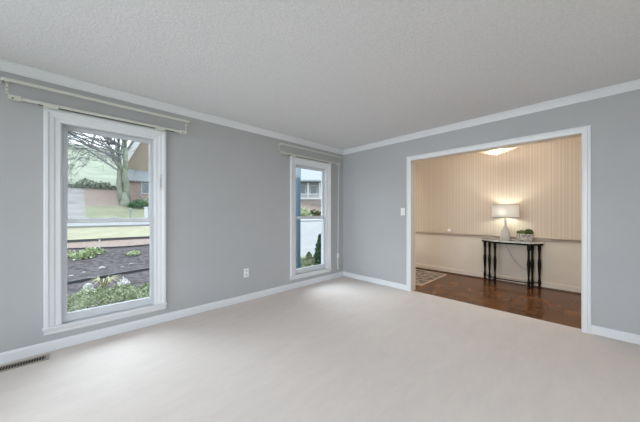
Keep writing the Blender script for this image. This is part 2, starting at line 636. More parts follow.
# ------------------------------------------------------------------ curtain rods
def valance_rod(cx, half, label, zc=2.270, p=.085):
    t = thing('valance_rod', label, 'curtain rod', (cx, YW, zc))
    # flat rod bent back to the wall at both ends
    h = .013
    d = .006
    pts = []
    x0, x1 = cx - half, cx + half
    r = .03
    for k in range(7):
        a = k / 6 * PI / 2
        pts.append((x0 + r - r * math.cos(a), YW - p + r - r * math.sin(a)))
    right = [(2 * cx - x, y) for x, y in reversed(pts)]
    path = [(x0, YW - .004)] + pts + right + [(x1, YW - .004)]
    def off(path, o):
        out = []
        for i, (x, y) in enumerate(path):
            a = path[max(i - 1, 0)]; b = path[min(i + 1, len(path) - 1)]
            tx, ty = b[0] - a[0], b[1] - a[1]
            l = math.hypot(tx, ty) or 1
            out.append((x + ty / l * o, y - tx / l * o))
        return out
    ou, inn = off(path, d / 2), off(path, -d / 2)
    P = [[(x, y, zc + z) for x, y in src] for src, z in ((ou, -h * .7), (ou, h * .7), (path, h), (inn, h * .7), (inn, -h * .7), (path, -h))]
    bm, V = sweep(P)
    bm.faces.new([v[0] for v in V]); bm.faces.new([v[-1] for v in V])
    obj('rod', bm, M_rod, t)
    for s in (-1, 1):
        x = cx + s * (half - .022)
        bm = box(x - .008, x + .008, YW - .004, YW, zc - .085, zc + .02, .001)
        add_box(bm, x - .006, x + .006, YW - .05, YW - .004, zc - .008, zc + .008)
        b = obj('bracket', bm, M_rod, t)
        for dz in (-.070, -.040):
            obj('screw', add_tube(bmesh.new(), [(x, YW - .004, zc + dz), (x, YW - .007, zc + dz)], .0035, 8), M_roddark, b)
    return t


def traverse_rod(cx, half, label, zc=2.145, p=.060, cord=False):
    t = thing('traverse_rod', label, 'curtain rod', (cx, YW, zc))
    x0, x1 = cx - half, cx + half
    bm = bmesh.new()                           # C channel, slot underneath/behind
    prof = [(p, -.013), (p + .004, -.008), (p + .004, .008), (p, .013), (p - .020, .013), (p - .020, .008), (p - .006, .008), (p - .006, -.008), (p - .010, -.013)]
    bm, V = sweep([[(x0 + .02, YW - d, zc + z), (x1 - .02, YW - d, zc + z)] for d, z in prof])
    bm.faces.new([v[0] for v in V]); bm.faces.new([v[-1] for v in V])
    obj('rail', bm, M_rod, t)
    obj('slot', box(x0 + .16, x1 - .12, YW - p - .001, YW - p + .012, zc - .020, zc - .0131), M_roddark, t)
    for s in (-1, 1):
        e = x0 if s < 0 else x1
        q = e + .07 if s < 0 else e - .07
        bm = box(min(e, q), max(e, q), YW - p - .009, YW - p + .018, zc - .020, zc + .018, .004)
        add_box(bm, (e + q) / 2 - .012, (e + q) / 2 + .012, YW - p + .018, YW, zc - .012, zc + .012)
        c = obj('end_housing', bm, M_rod, t)
        bm = bmesh.new()
        add_tube(bm, [((e + q) / 2 - .01, YW - p - .009, zc - .008), ((e + q) / 2 - .01, YW - p - .0115, zc - .008)], .006, 10)
        obj('screw', bm, M_roddark, c)
    for k, f in enumerate((.18, .80)):          # master carriers hanging below the rail
        x = x0 + 2 * half * f
        bm = box(x - .045, x + .045, YW - p - .010, YW - p - .002, zc - .030, zc + .004, .003)
        obj('carrier', bm, M_rod, t)
    if cord:
        for dx, dy in ((-.028, 0), (-.014, .004)):
            bm = bmesh.new()
            add_tube(bm, [(x1 + dx, YW - p + .008 + dy, zc - .018), (x1 + dx + .006, YW - .028, 1.2), (x1 + dx * .5 + .004, YW - .016, .455)], .0022, 6)
            obj('cord', bm, M_plate, t)
    return t


valance_rod(.256, .69, 'upper flat ivory curtain rod above the wide near window on the left')
traverse_rod(.256, .655, 'lower ivory traverse rod just over the head of the near left window')
valance_rod(2.935, .715, 'upper flat ivory curtain rod above the far window beside the corner')
traverse_rod(2.900, .675, 'lower ivory traverse rod with pull cord over the far corner window', cord=True)
t = thing('cord_tensioner', 'small white cord pulley fixed low on grey wall beside the far window', 'pulley', (3.572, YW, .30))
bm = box(3.553, 3.591, YW - .026, YW, .375, .462, .006)
obj('housing', bm, M_plate, t)
bm = box(3.566, 3.580, YW - .014, YW, .15, .375, .003)
obj('stem', bm, M_plate, t)

# cord cleat on right casing of near window
t = thing('cord_cleat', 'small pale grey cleat screwed to right casing of the near window', 'cleat', (.66, YW - .016, 1.55))
M_cleat = principled('cleat_metal', (.42, .44, .46), .4)
bm = box(.655, .667, YW - .024, YW - .0150, 1.50, 1.60, .002)
obj('plate', bm, M_cleat, t)
for z0, z1, z2 in ((1.535, 1.53, 1.47), (1.565, 1.57, 1.64)):
    obj('horn', add_tube(bmesh.new(), [(.661, YW - .024, z0), (.661, YW - .036, z1), (.661, YW - .040, z2)], .004, 6), M_cleat, t)

# ------------------------------------------------------------------ wall plates
t = thing('wall_outlet', 'white electrical outlet low on grey wall between the two windows', 'outlet', (1.69, YW, .39))
obj('cover_plate', box(1.655, 1.725, YW - .006, YW, .333, .449, .002), M_plate, t)
for z in (.365, .417):
    r = obj('socket', box(1.675, 1.705, YW - .0085, YW - .005, z - .016, z + .016, .002), principled('socket_face', (.60, .59, .57), .4), t)
    bm = box(1.683, 1.685, YW - .0092, YW - .0084, z - .004, z + .010)
    add_box(bm, 1.695, 1.697, YW - .0092, YW - .0084, z - .004, z + .008)
    obj('slot', bm, M_dark, r)
t = thing('light_switch', 'white light switch plate on grey wall left of the opening', 'light switch', (XW, 1.99, 1.243))
obj('cover_plate', box(XW - .006, XW, 1.953, 2.025, 1.184, 1.302, .002), M_plate, t)
obj('toggle', box(XW - .018, XW - .005, 1.983, 1.995, 1.230, 1.254, .003), M_plate, t)
t = thing('wall_jack', 'tiny white jack plate on striped wallpaper just above the chair rail', 'wall plate', (XF, 1.905, .875))
obj('cover_plate', box(XF - .008, XF, 1.875, 1.935, .850, .905, .003), M_plate, t)
bm = bmesh.new(); add_tube(bm, [(XF - .008, 1.905, .872), (XF - .022, 1.905, .872)], .012, 10)
obj('jack', bm, M_plate, t)

# ------------------------------------------------------------------ floor register
vx0, vx1, vy0, vy1 = -.60, -.170, 3.068, 3.185
t = thing('floor_register', 'tan metal floor register set in carpet at baseboard', 'vent', (-.39, 3.125, 0))
bm = bmesh.new()
add_box(bm, vx0, vx1, vy0, vy0 + .022, 0, .006, .001); add_box(bm, vx0, vx1, vy1 - .022, vy1, 0, .006, .001)
add_box(bm, vx0, vx0 + .022, vy0 + .022, vy1 - .022, 0, .006, .001); add_box(bm, vx1 - .022, vx1, vy0 + .022, vy1 - .022, 0, .006, .001)
obj('frame', bm, M_vent, t)
obj('duct_shade', box(vx0 + .022, vx1 - .022, vy0 + .022, vy1 - .022, 0, .0015), M_ventdark, t)  # thin black sheet, coloured as the shade down inside the register
n = 26
for k in range(n):
    x = vx0 + .03 + (vx1 - vx0 - .06) * k / (n - 1)
    bm = box(x - .0016, x + .0016, vy0 + .022, vy1 - .022, .0015, .006)
    obj('louver', bm, M_vent, t)

# ------------------------------------------------------------------ console table in the hall
def X_on(px, X):                              # y on plane x = X seen at image column px (used once to set the legs)
    A = math.radians(46.18)
    l = (px - 320) / 252.9
    return X * (math.sin(A) - l * math.cos(A)) / (math.cos(A) + l * math.sin(A))
TZ = .750
xb, xm, xf = 5.44, 5.36, 5.25
legs = [(xb, X_on(484.9, xb)), (xm, X_on(489.5, xm)), (xf, X_on(495, xf)), (xf, X_on(528.7, xf)), (xm, X_on(532.3, xm)), (xb, X_on(539.4, xb))]
cy = (legs[0][1] + legs[5][1]) / 2
t = thing('console_table', 'black console table with turned legs and pale marble top against the hall wall', 'table', (5.34, cy, 0))
yl, yr = legs[0][1] + .055, legs[5][1] - .055
flx, frx = legs[2][1] + .02, legs[3][1] - .02
def top_poly(g):
    return [(5.494, yl + g), (5.42 - g, yl + g), (5.215 - g, flx + g * .5), (5.215 - g, frx - g * .5), (5.42 - g, yr - g), (5.494, yr - g)]
bm = add_prism(bmesh.new(), top_poly(.0), TZ - .022, TZ)
obj('tabletop', bm, M_marble, t)
bm = add_prism(bmesh.new(), top_poly(-.008), TZ - .054, TZ - .0222)
obj('apron', bm, M_black, t)
lp = [(.012, -.004), (.016, .004), (.016, .03), (.010, .045), (.017, .06), (.017, .12), (.011, .135), (.015, .15), (.010, .165), (.012, .20), (.017, .32), (.020, .40), (.015, .47), (.010, .50), (.017, .515), (.010, .53), (.017, .545), (.010, .56), (.017, .575), (.012, .60), (.018, .615), (.018, TZ - .054)]
for x, y in legs:
    obj('leg', add_lathe(bmesh.new(), [(r * 1.25, z) for r, z in lp], x, y, 14), M_black, t, True)
bm = bmesh.new()
for (p, q) in ((0, 1), (1, 2), (2, 3), (3, 4), (4, 5)):
    a, b = legs[p], legs[q]
    obj('stretcher', add_tube(bmesh.new(), [(a[0], a[1], .09), (b[0], b[1], .09)], .010, 8), M_black, t)
bm.free()

# ------------------------------------------------------------------ lamp on the console
lx = 5.295
ly = X_on(505.2, lx)
t = thing('table_lamp', 'lit table lamp with white drum shade and ribbed bottle base on the console', 'lamp', (lx, ly, TZ))
pr = [(.052, 0), (.064, .004), (.069, .03), (.070, .07), (.062, .12), (.048, .165), (.034, .21), (.022, .25), (.017, .29), (.016, .32), (.020, .345), (.018, .36)]
bm = bmesh.new()
n = 40
rings = []
for r, z in pr:
    rings.append([bm.verts.new((lx + r * (1 + (.035 if i % 4 < 2 else -.02)) * math.cos(2 * PI * i / n), ly + r * (1 + (.035 if i % 4 < 2 else -.02)) * math.sin(2 * PI * i / n), TZ + z)) for i in range(n)])
for a, b in zip(rings, rings[1:]):
    for i in range(n):
        bm.faces.new((a[i], a[(i + 1) % n], b[(i + 1) % n], b[i]))
bm.faces.new(rings[0]); bm.faces.new(rings[-1])
obj('base', bm, M_bottle, t, True)
bm = add_lathe(bmesh.new(), [(.013, TZ + .36), (.013, TZ + .41), (.018, TZ + .41), (.018, TZ + .44)], lx, ly, 14)
add_tube(bm, [(lx, ly + .05, TZ + .41), (lx, ly + .055, TZ + .52), (lx, ly + .02, TZ + .605), (lx, ly - .02, TZ + .605), (lx, ly - .055, TZ + .52), (lx, ly - .05, TZ + .41), (lx, ly + .05, TZ + .41)], .002, 6)
obj('harp', bm, M_brass, t)
z0, z1, R0, R1 = 1.140, 1.372, .194, .186
bm = bmesh.new()
add_lathe(bm, [(R0, z0), (R1, z1), (R1 - .002, z1), (R0 - .002, z0), (R0, z0)], lx, ly, 48, cap=False)
sh = obj('shade', bm, M_shade, t, True)
for z, R in ((z0, R0), (z1, R1)):
    s = .013 if z == z0 else -.008
    bm = add_lathe(bmesh.new(), [(R + .0015, z - .001), (R + .0015, z + s), (R - .0035, z + s), (R - .0035, z - .001), (R + .0015, z - .001)], lx, ly, 48, cap=False)
    obj('trim_band', bm, M_band, sh, True)
bm = bmesh.new()
for k in range(3):
    a = 2 * PI * k / 3
    add_tube(bm, [(lx, ly, z1 - .03), (lx + R1 * math.cos(a), ly + R1 * math.sin(a), z1 - .004)], .0016, 6)
obj('spider', bm, M_brass, sh)
bm = add_lathe(bmesh.new(), [(.012, TZ + .44), (.020, TZ + .46), (.029, TZ + .485), (.031, TZ + .505), (.026, TZ + .53), (.012, TZ + .545), (0, TZ + .548)], lx, ly, 16)
obj('bulb', bm, M_bulb, t, True)
bm = bmesh.new()
yk0, yk1 = X_on(505.5, 5.47), X_on(531, 5.48)
pts = [(lx + .06, ly, TZ + .010), (5.496 - .012, ly - .01, TZ + .006), (5.4965, yk0, TZ - .10)]
for k in range(1, 10):
    f = k / 9
    pts.append((5.4925, yk0 + (yk1 - yk0) * f, (TZ - .10) + (.25 - TZ + .10) * (1 - (1 - f) ** 2.2)))
add_tube(bm, pts, .004, 6)
obj('power_cord', bm, M_grey, t)

# ------------------------------------------------------------------ bowl of moss balls
bx, by = 5.355, X_on(524.6, 5.355)
M_bowl = noisy('white_woven_bowl', (.17, .14, .12), (.62, .59, .55), 38, .6, .6, 60, lo=.38, hi=.52)
bm = add_lathe(bmesh.new(), [(0, TZ + .001), (.078, TZ + .001), (.086, TZ + .008), (.106, TZ + .060), (.118, TZ + .124), (.120, TZ + .132), (.114, TZ + .130), (.100, TZ + .062), (.080, TZ + .014), (0, TZ + .012)], bx, by, 32, cap=False)
bowl = tag(obj('bowl', bm, M_bowl, None, True), 'speckled white bowl full of moss balls on the console', 'bowl')
def moss(name, dx, dy, z, r, m, label):
    bm = bmesh.new()
    bmesh.ops.create_icosphere(bm, subdivisions=4, radius=r)
    rg = random.Random(int(r * 10000) + int(dy * 1000))
    for v in bm.verts:
        v.co *= 1 + rg.uniform(-.05, .05)
        v.co += Vector((bx + dx, by + dy, z))
    tag(obj(name, bm, m, None, True), label, 'moss ball', 'moss balls in the bowl')
moss('moss_ball', -.005, -.052, TZ + .150, .060, M_mossdark, 'large dark moss ball at right side of the white bowl')
moss('moss_ball', -.052, .036, TZ + .142, .048, M_moss, 'light green moss ball in middle of the white bowl')
moss('moss_ball', .048, .026, TZ + .138, .038, M_moss, 'small green moss ball at back of the white bowl')
moss('moss_ball', -.002, .084, TZ + .152, .024, M_mossdark, 'small dark moss ball at left rim of the white bowl')

# ------------------------------------------------------------------ hall ceiling light
fx, fy = 4.60, .915
t = thing('ceiling_light', 'lit crystal basket ceiling light hanging in the hall', 'ceiling light', (fx, fy, HC))
obj('canopy', add_lathe(bmesh.new(), [(.0, HC), (.075, HC), (.07, HC - .02), (.02, HC - .03), (.012, HC - .05), (.012, HC - .13), (0, HC - .13)], fx, fy, 24, False), M_brass, t, True)
bm = add_lathe(bmesh.new(), [(.240, 2.300), (.258, 2.300), (.258, 2.286), (.240, 2.286), (.240, 2.300)], fx, fy, 40, cap=False)
for k in range(4):
    a = k * PI / 2 + .4
    add_tube(bm, [(fx, fy, HC - .13), (fx + .248 * math.cos(a), fy + .248 * math.sin(a), 2.293)], .004, 6)
obj('ring', bm, M_brass, t)
bm = bmesh.new()
def bead(bm, p, r):
    res = bmesh.ops.create_icosphere(bm, subdivisions=1, radius=r)
    for v in res['verts']:
        v.co.z *= 1.35
        v.co += Vector(p)
for k in range(11):
    f = k / 11
    r = .248 * (1 - f) + .008 * f
    z = 2.203 - .092 * f
    m = max(5, int(2 * PI * r / .024))
    for j in range(m):
        a = 2 * PI * (j + .5 * (k % 2)) / m
        bead(bm, (fx + r * math.cos(a), fy + r * math.sin(a), z), .0115)
for k in range(3):
    m = int(2 * PI * .25 / .024)
    for j in range(m):
        a = 2 * PI * (j + .5 * (k % 2)) / m
        bead(bm, (fx + .25 * math.cos(a), fy + .25 * math.sin(a), 2.228 + .024 * k), .0115)
bead(bm, (fx, fy, 2.108), .014)
o = obj('crystal_beads', bm, M_crystal, t)
o['kind'] = 'stuff'
for k in range(8):
    a = 2 * PI * k / 8 + .5
    b = obj('bulb', add_lathe(bmesh.new(), [(0, 2.188), (.012, 2.191), (.019, 2.208), (.016, 2.228), (.006, 2.251), (0, 2.254)], fx + .12 * math.cos(a), fy + .12 * math.sin(a), 12, False), M_bulb2, t, True)
    bm = bmesh.new()
    add_tube(bm, [(fx + .12 * math.cos(a), fy + .12 * math.sin(a), 2.254), (fx + .12 * math.cos(a), fy + .12 * math.sin(a), 2.28), (fx, fy, HC - .11)], .006, 8)
    obj('socket_arm', bm, M_brass, t)

# ------------------------------------------------------------------ rug in the hall
t = thing('rug', 'patterned beige and charcoal rug on parquet at left of hall', 'rug', (4.75, 2.5, -.004))
obj('pile', box(4.18, 5.30, 1.90, 3.1, -.004, .006, .002), M_rug, t)
bm = bmesh.new()
add_box(bm, 4.165, 4.20, 1.885, 3.115, -.0035, .008); add_box(bm, 5.28, 5.315, 1.885, 3.115, -.0035, .008)
add_box(bm, 4.20, 5.28, 1.885, 1.905, -.0035, .008); add_box(bm, 4.20, 5.28, 3.095, 3.115, -.0035, .008)
obj('border', bm, M_fringe, t)

# ================================================================== outdoors
PROF = [(-60, -.30), (3.44, -.30), (9.1, -.30), (12, .0), (13.5, .117), (19, .457), (23, .62), (27, 1.1), (32, 2.19), (34, 2.75), (40, 4.5), (60, 10.6), (80, 17.2), (110, 22)]
def gz(y):
    for (a, za), (b, zb) in zip(PROF, PROF[1:]):
        if y <= b:
            return za + (zb - za) * (y - a) / (b - a)
    return PROF[-1][1]


def ground(name, x0, x1, y0, y1, m, dz=0.0, nx=24, wob=0.0):
    bm = bmesh.new()
    ys = sorted({y0, y1} | {y for y, z in PROF if y0 < y < y1})
    full = []
    for a, b in zip(ys, ys[1:]):
        k = max(1, int((b - a) / 2.5))
        full += [a + (b - a) * i / k for i in range(k)]
    full.append(ys[-1])
    rows = []
    for j, y in enumerate(full):
        edge = j in (0, len(full) - 1)
        row = []
        for i in range(nx + 1):
            x = x0 + (x1 - x0) * i / nx
            yy = y + (wob * math.sin(x * .5 + j) if edge and wob else 0)
            row.append(bm.verts.new((x, yy, gz(yy) + dz)))
        rows.append(row)
    for a, b in zip(rows, rows[1:]):
        for i in range(nx):
            bm.faces.new((a[i], a[i + 1], b[i + 1], b[i]))
    ext = bmesh.ops.extrude_face_region(bm, geom=list(bm.faces))
    for v in ext['geom']:
        if isinstance(v, bmesh.types.BMVert):
            v.co.z -= .25
    return struct(obj(name, bm, m))


M_mulch = noisy('bark_mulch', (0.022, 0.018, 0.02), (0.085, 0.07, 0.072), 9, .95, 1.0, 30, detail=10, lo=.40, hi=.64)
M_leaf = noisy('brown_leaf_litter', (0.14, 0.1, 0.085), (0.24, 0.185, 0.155), 14, .95, .6, 40)
M_lawn = noisy('winter_lawn', (0.2, 0.19, 0.125), (0.265, 0.25, 0.17), 1.2, .95, .4, 60)
M_lawng = noisy('green_lawn', (0.14, 0.155, 0.095), (0.2, 0.2, 0.13), .7, .95, .3, 30)
M_hill = noisy('pale_green_hill', (0.145, 0.168, 0.118), (0.215, 0.23, 0.175), .5, .95, .3, 8, detail=9)
M_conc = noisy('pale_concrete', (0.18, 0.18, 0.18), (0.207, 0.205, 0.203), 1.5, .9, .2, 60)
M_asph = noisy('grey_asphalt', (0.19, 0.195, 0.2), (0.24, 0.245, 0.25), 2, .9, .2, 80)
XS = 5.0
ground('ground_bed', -14, XS, 3.44, 12, M_mulch)
ground('ground_leaf_strip', -14, XS, 12, 13.5, M_leaf)
ground('lawn', -40, XS, 13.5, 19, M_lawn)
ground('ground_side', -40, -14, 3.44, 13.5, M_lawng)
ground('ground_back', -60, 60, -60, 3.44, M_lawng, -.2)
ground('driveway', XS, 20, 3.44, 19, M_conc)
ground('lawn_beyond', 20, 60, 3.44, 19, M_lawng)
ground('curb', -40, 60, 19, 19.35, M_conc, .10)
ground('road', -40, 60, 19.35, 23, M_asph)
ground('lawn_far', .5, 20, 23, 31, M_lawng)
ground('ground_tan_bank', 20, 60, 23, 31, M_leaf)
ground('driveway_far', -4.5, .5, 23, 38.5, noisy('worn_tan_drive', (.155, .15, .145), (.23, .215, .20), 1.2, .9, .2, 30))
ground('lawn_far_side', -40, -4.5, 23, 38.5, M_lawng)
ground('ground_leaf_bank', .5, 60, 31, 38.5, M_leaf)
ground('hillside', -70, 110, 38.5, 110, M_hill)

# edging strips in the bed
M_edge = principled('black_edging', (.035, .035, .038), .6)
def edging(pts, h, label):
    bm = bmesh.new()
    paths = [[], [], [], []]
    for x, y in pts:
        z = gz(y)
        for k, (dy, dz) in enumerate(((-.02, -.02), (-.02, h), (.02, h), (.02, -.02))):
            paths[k].append((x, y + dy, z + dz))
    bm, V = sweep(paths)
    bm.faces.new([v[0] for v in V]); bm.faces.new([v[-1] for v in V])
    tag(obj('bed_edging', bm, M_edge), label, 'edging')
edging([(-6 + .4 * i, 7.4 + .9 * math.sin((-6 + .4 * i) * .42 + .35)) for i in range(28)], .06, 'black curved edging strip through the mulch, nearer to the house')
edging([(-13 + .5 * i, 13.45 + .12 * math.sin(i * .3)) for i in range(36)], .10, 'straight dark edging along near border of the yellowish lawn')
edging([(-13 + .5 * i, 12.0 + .25 * math.sin(i * .6)) for i in range(36)], .05, 'wavy dark edging between mulch bed and brown leaf strip')


def gpt(px, py, z=None):
    """ground position seen at a place of the photo, used when laying the planting out"""
    A = math.radians(46.18)
    l = (px - 320) / 252.9
    d = Vector((math.cos(A) + l * math.sin(A), math.sin(A) - l * math.cos(A), (214.1 - py) / 252.9))
    t = 3.0
    while t < 120:
        p = Vector((0, 0, EYE)) + d * t
        if p.z <= gz(p.y):
            return p
        t += .02
    return p


M_box = noisy('boxwood_leaves', (0.15, 0.19, 0.085), (0.46, 0.5, 0.34), 8, .6, lo=.35, hi=.65)
M_stem = principled('brown_stem', (.13, .09, .06), .8)
M_lime = noisy('lime_leaves', (0.2, 0.25, 0.12), (0.36, 0.41, 0.25), 20, .6)
M_yellow = noisy('yellow_green_blades', (0.36, 0.36, 0.17), (0.44, 0.43, 0.25), 15, .6)
M_white = noisy('white_blossom', (0.6, 0.6, 0.58), (0.72, 0.72, 0.7), 30, .7)
M_green = noisy('dark_green_needles', (0.03, 0.078, 0.033), (0.078, 0.144, 0.06), 15, .6)
M_post = principled('weathered_stake', (.46, .42, .38), .7)

# boxwood hedge under the near window
t = thing('boxwood_hedge', 'clipped boxwood hedge right outside the near window', 'hedge', (.3, 4.0, -.3))
rg = random.Random(3)
bm = bmesh.new()
for k in range(17000):
    x = rg.uniform(-1.3, 2.0)
    f = rg.random()
    if f < .62:
        y, z = rg.uniform(3.68, 4.42), .20 + rg.uniform(-.05, .03) + .03 * math.sin(x * 7) + .02 * math.sin(x * 17)
    elif f < .8:
        y, z = 3.68 + rg.uniform(-.03, .05), rg.uniform(-.31, .20)
    else:
        y, z = 4.42 + rg.uniform(-.05, .04), rg.uniform(-.31, .20)
    leaf_quad(bm, (x, y, z), rg.uniform(.02, .038), rg)
obj('foliage', bm, M_box, t)

def clump(name, px, py, w, h, n, s, m, label, cat, group=None, blades=False, seed=1):
    p = gpt(px, py)
    rg = random.Random(seed)
    t = thing(name, label, cat, p, group)
    bm = bmesh.new()
    if blades:
        for k in range(n):
            a = rg.uniform(0, 2 * PI)
            r = w * rg.uniform(.35, .6)
            e = Vector((math.cos(a) * r * 1.25, math.sin(a) * r * 1.25, h * rg.uniform(.2, .9)))
            mid = Vector((e.x * .40, e.y * .40, h * rg.uniform(.6, .95)))
            side = Vector((-math.sin(a), math.cos(a), 0)) * .008
            b0 = p + Vector((0, 0, -.01))
            v = [bm.verts.new(q) for q in (b0 - side, b0 + side, p + mid + side, p + mid - side)]
            bm.faces.new(v)
            bm.faces.new((v[3], v[2], bm.verts.new(p + e)))
    else:
        for k in range(n):
            a, r = rg.uniform(0, 2 * PI), w / 2 * math.sqrt(rg.random())
            z = h * rg.random() * (1 - (2 * r / w) ** 2 * .7)
            leaf_quad(bm, p + Vector((math.cos(a) * r, math.sin(a) * r, z)), s * rg.uniform(.6, 1.2), rg)
    obj('foliage', bm, m, t)
    for k in range(3):
        a = rg.uniform(0, 2 * PI)
        obj('stem', add_tube(bmesh.new(), [p + Vector((0, 0, -.02)), p + Vector((math.cos(a) * w * .25, math.sin(a) * w * .25, h * .7))], [.008, .004], 5), M_stem, t)
    return t


clump('leafy_plant', 83, 257.5, .55, .14, 420, .09, M_lime, 'low lime green plant at left in the mulch, nearer of two touching', 'plant', seed=2)
clump('leafy_plant', 92, 253.5, .62, .17, 460, .09, M_lime, 'taller lime green plant beside the pale stake', 'plant', seed=3)
clump('leafy_plant', 133.5, 255, .36, .12, 220, .08, M_lime, 'small lime green plant alone at right in the mulch', 'plant', seed=4)
clump('leafy_plant', 70.5, 256, .40, .14, 200, .07, M_box, 'dull green plant at left edge of near window view', 'plant', seed=5)
clump('spiky_plant', 104.5, 288, .56, .26, 30, 0, M_yellow, 'spiky yellow green plant between black edging and hedge', 'plant', blades=True, seed=6)
for k, (px, py, w, lab) in enumerate(((88, 291.5, .15, 'white flowering plant at left just behind the hedge'), (123.5, 285.5, .16, 'white flowering plant at right just behind the hedge'))):
    clump('flowering_plant', px, py, w, .16, 160, .05, M_white, lab, 'flower', 'white flowers behind the hedge', seed=9 + k)
M_stone = noisy('pale_stone', (0.26, 0.255, 0.245), (0.32, 0.315, 0.305), 10, .85, .4, 30)
def stone(px, py, r, lab, seed):
    p = gpt(px, py)
    rg = random.Random(seed)
    bm = bmesh.new()
    bmesh.ops.create_icosphere(bm, subdivisions=2, radius=1)
    for v in bm.verts:
        v.co = Vector((v.co.x * r * 1.3, v.co.y * r, v.co.z * r * .75)) * (1 + rg.uniform(-.12, .12)) + p + Vector((0, 0, r * .4))
    tag(obj('garden_stone', bm, M_stone, None, True), lab, 'stone', 'pale stones by the edging')
stone(102, 269, .06, 'largest pale stone, behind the black edging', 1)
stone(83.5, 273, .032, 'small pale stone on left stretch of the edging', 2)
stone(71, 276.5, .035, 'pale stone at left edge of the window view', 3)
stone(122, 267.5, .03, 'small pale stone on right stretch of the edging', 4)
stone(131.5, 264.5, .04, 'upright pale stone right of the others behind edging', 5)
p = gpt(99.5, 252)
bm = box(p.x - .022, p.x + .022, p.y - .015, p.y + .015, p.z - .04, p.z + .42, .004)
tag(obj('garden_stake', bm, M_post), 'pale wooden stake standing upright in the mulch bed', 'stake')

# things beyond the road seen in the near window
p = gpt(130.5, 218.5)
t = thing('mailbox', 'grey mailbox on a thin post beyond the road', 'mailbox', p)
M_mail = principled('grey_post', (.20, .24, .24), .6)
obj('post', box(p.x - .05, p.x + .05, p.y - .05, p.y + .05, p.z - .1, p.z + .62), M_mail, t)
bm = bmesh.new(); add_tube(bm, [(p.x - .02, p.y - .22, p.z + .72), (p.x - .02, p.y + .22, p.z + .72)], .11, 12)
obj('box', bm, M_mail, t)
p = gpt(146, 218)
bm = box(p.x - .11, p.x + .11, p.y - .11, p.y + .11, p.z - .1, p.z + .85, .01)
bm2 = add_box(bm, p.x - .14, p.x + .14, p.y - .14, p.y + .14, p.z + .85, p.z + .92, .01)
tag(obj('driveway_post', bm, principled('white_post_paint', (.45, .45, .45), .6)), 'short thick white post beyond the road right of mailbox', 'post')
clump('evergreen_shrub', 139, 207.5, 1.7, .75, 700, .22, M_green, 'low dark green shrub at foot of the leaning trunk', 'shrub', seed=14)
clump('evergreen_shrub', 139, 196, 1.0, .5, 300, .2, M_green, 'small dark shrub against wall of the brick house', 'shrub', seed=15)

# overgrown shrubs along the foot of the hill
t = thing('shrub_row', 'long row of dull green shrubs along foot of the pale hillside', 'shrubs', (-2, 39.2, gz(39.2)))
M_dull = noisy('dull_shrub_leaves', (0.2, 0.24, 0.185), (0.27, 0.3, 0.24), 2, .9)
bm = bmesh.new()
rg = random.Random(77)
for k in range(5200):
    x = rg.uniform(-12, 5.5)
    hh = .42 + .35 * math.sin(x * 1.3) + .2 * math.sin(x * 3.1)
    y = 39.2 + rg.uniform(-.7, .7)
    leaf_quad(bm, (x, y, gz(y) + max(0, hh) * rg.random()), rg.uniform(.14, .30), rg)
obj('foliage', bm, M_dull, t)

# ---- bare trees
M_bark = noisy('mossy_grey_bark', (0.13, 0.15, 0.11), (0.22, 0.235, 0.185), 3, .95, .6, 12)
M_twig = principled('grey_twigs', (.15, .15, .155), .9)


def grow(bm_t, bm_b, p, d, r, L, depth, rg, up=.12, spread=.55):
    segs = 4
    pts, rad = [Vector(p)], [r]
    q = Vector(p); dd = Vector(d).normalized()
    for k in range(segs):
        dd = (dd + Vector((rg.uniform(-1, 1), rg.uniform(-1, 1), rg.uniform(-.6, 1) * .6 + up)) * .13).normalized()
        q = q + dd * L / segs
        pts.append(q.copy()); rad.append(r * (1 - .38 * (k + 1) / segs))
    add_tube(bm_t if r > .09 else bm_b, pts, rad, 8 if r > .09 else (5 if r > .03 else 3), cap=True)
    if depth == 0:
        return
    nch = 3 if depth > 1 else 4
    for k in range(nch):
        i = segs if k == 0 else rg.randint(1, segs)
        nd = (dd + Vector((rg.uniform(-1, 1), rg.uniform(-1, 1), rg.uniform(-.7, .8))) * spread * (.7 if k == 0 else 1.5)).normalized()
        grow(bm_t, bm_b, pts[i], nd, max(.014, rad[i] * (.72 if k == 0 else .5)), L * rg.uniform(.6, .85), depth - 1, rg, up, spread)


base = gpt(125, 205)
t = thing('bare_tree', 'big leafless tree with forked mossy trunk beyond the road', 'tree', base)
bt, bb = bmesh.new(), bmesh.new()
rg = random.Random(21)
add_tube(bt, [base + Vector((0, 0, -.3)), base + Vector((0, 0, .1)), base + Vector((0, 0, 1.3))], [.58, .50, .20], 14)
grow(bt, bb, base + Vector((.20, 0, .3)), (.02, 0, 1), .30, 5.4, 6, rg, .25)
grow(bt, bb, base + Vector((-.26, 0, .2)), (-.20, -.05, 1), .25, 4.6, 6, rg, .15)
for zz, dx, dz, L in ((3.4, -.55, .8, 3.0), (4.4, -.5, .5, 3.2), (4.9, 0, .45, 3.6), (5.6, .1, .55, 3.4), (6.4, .1, .3, 3.6), (6.0, -.8, .35, 3.0), (5.2, -.5, .25, 4.2), (5.8, 0, .2, 4.6), (6.6, 0, .15, 4.6), (4.6, -.4, .3, 4.4), (6.2, .1, .6, 4.0), (5.0, .1, .1, 3.0)):
    grow(bt, bb, base + Vector((dx, 0, zz)), (-1, rg.uniform(-.5, .2), dz), .085, L, 5, rg, -.02, .62)
obj('trunk', bt, M_bark, t, True)
obj('branches', bb, M_twig, t)
# leaning trunk at right
p = gpt(141, 206)
t = thing('leaning_tree', 'slim leafless tree leaning right behind the white post', 'tree', p)
bt, bb = bmesh.new(), bmesh.new()
grow(bt, bb, p + Vector((0, 0, -.1)), (.62, 0, 1), .17, 2.4, 4, random.Random(5), .1)
obj('trunk', bt, M_bark, t, True)
obj('branches', bb, M_twig, t)

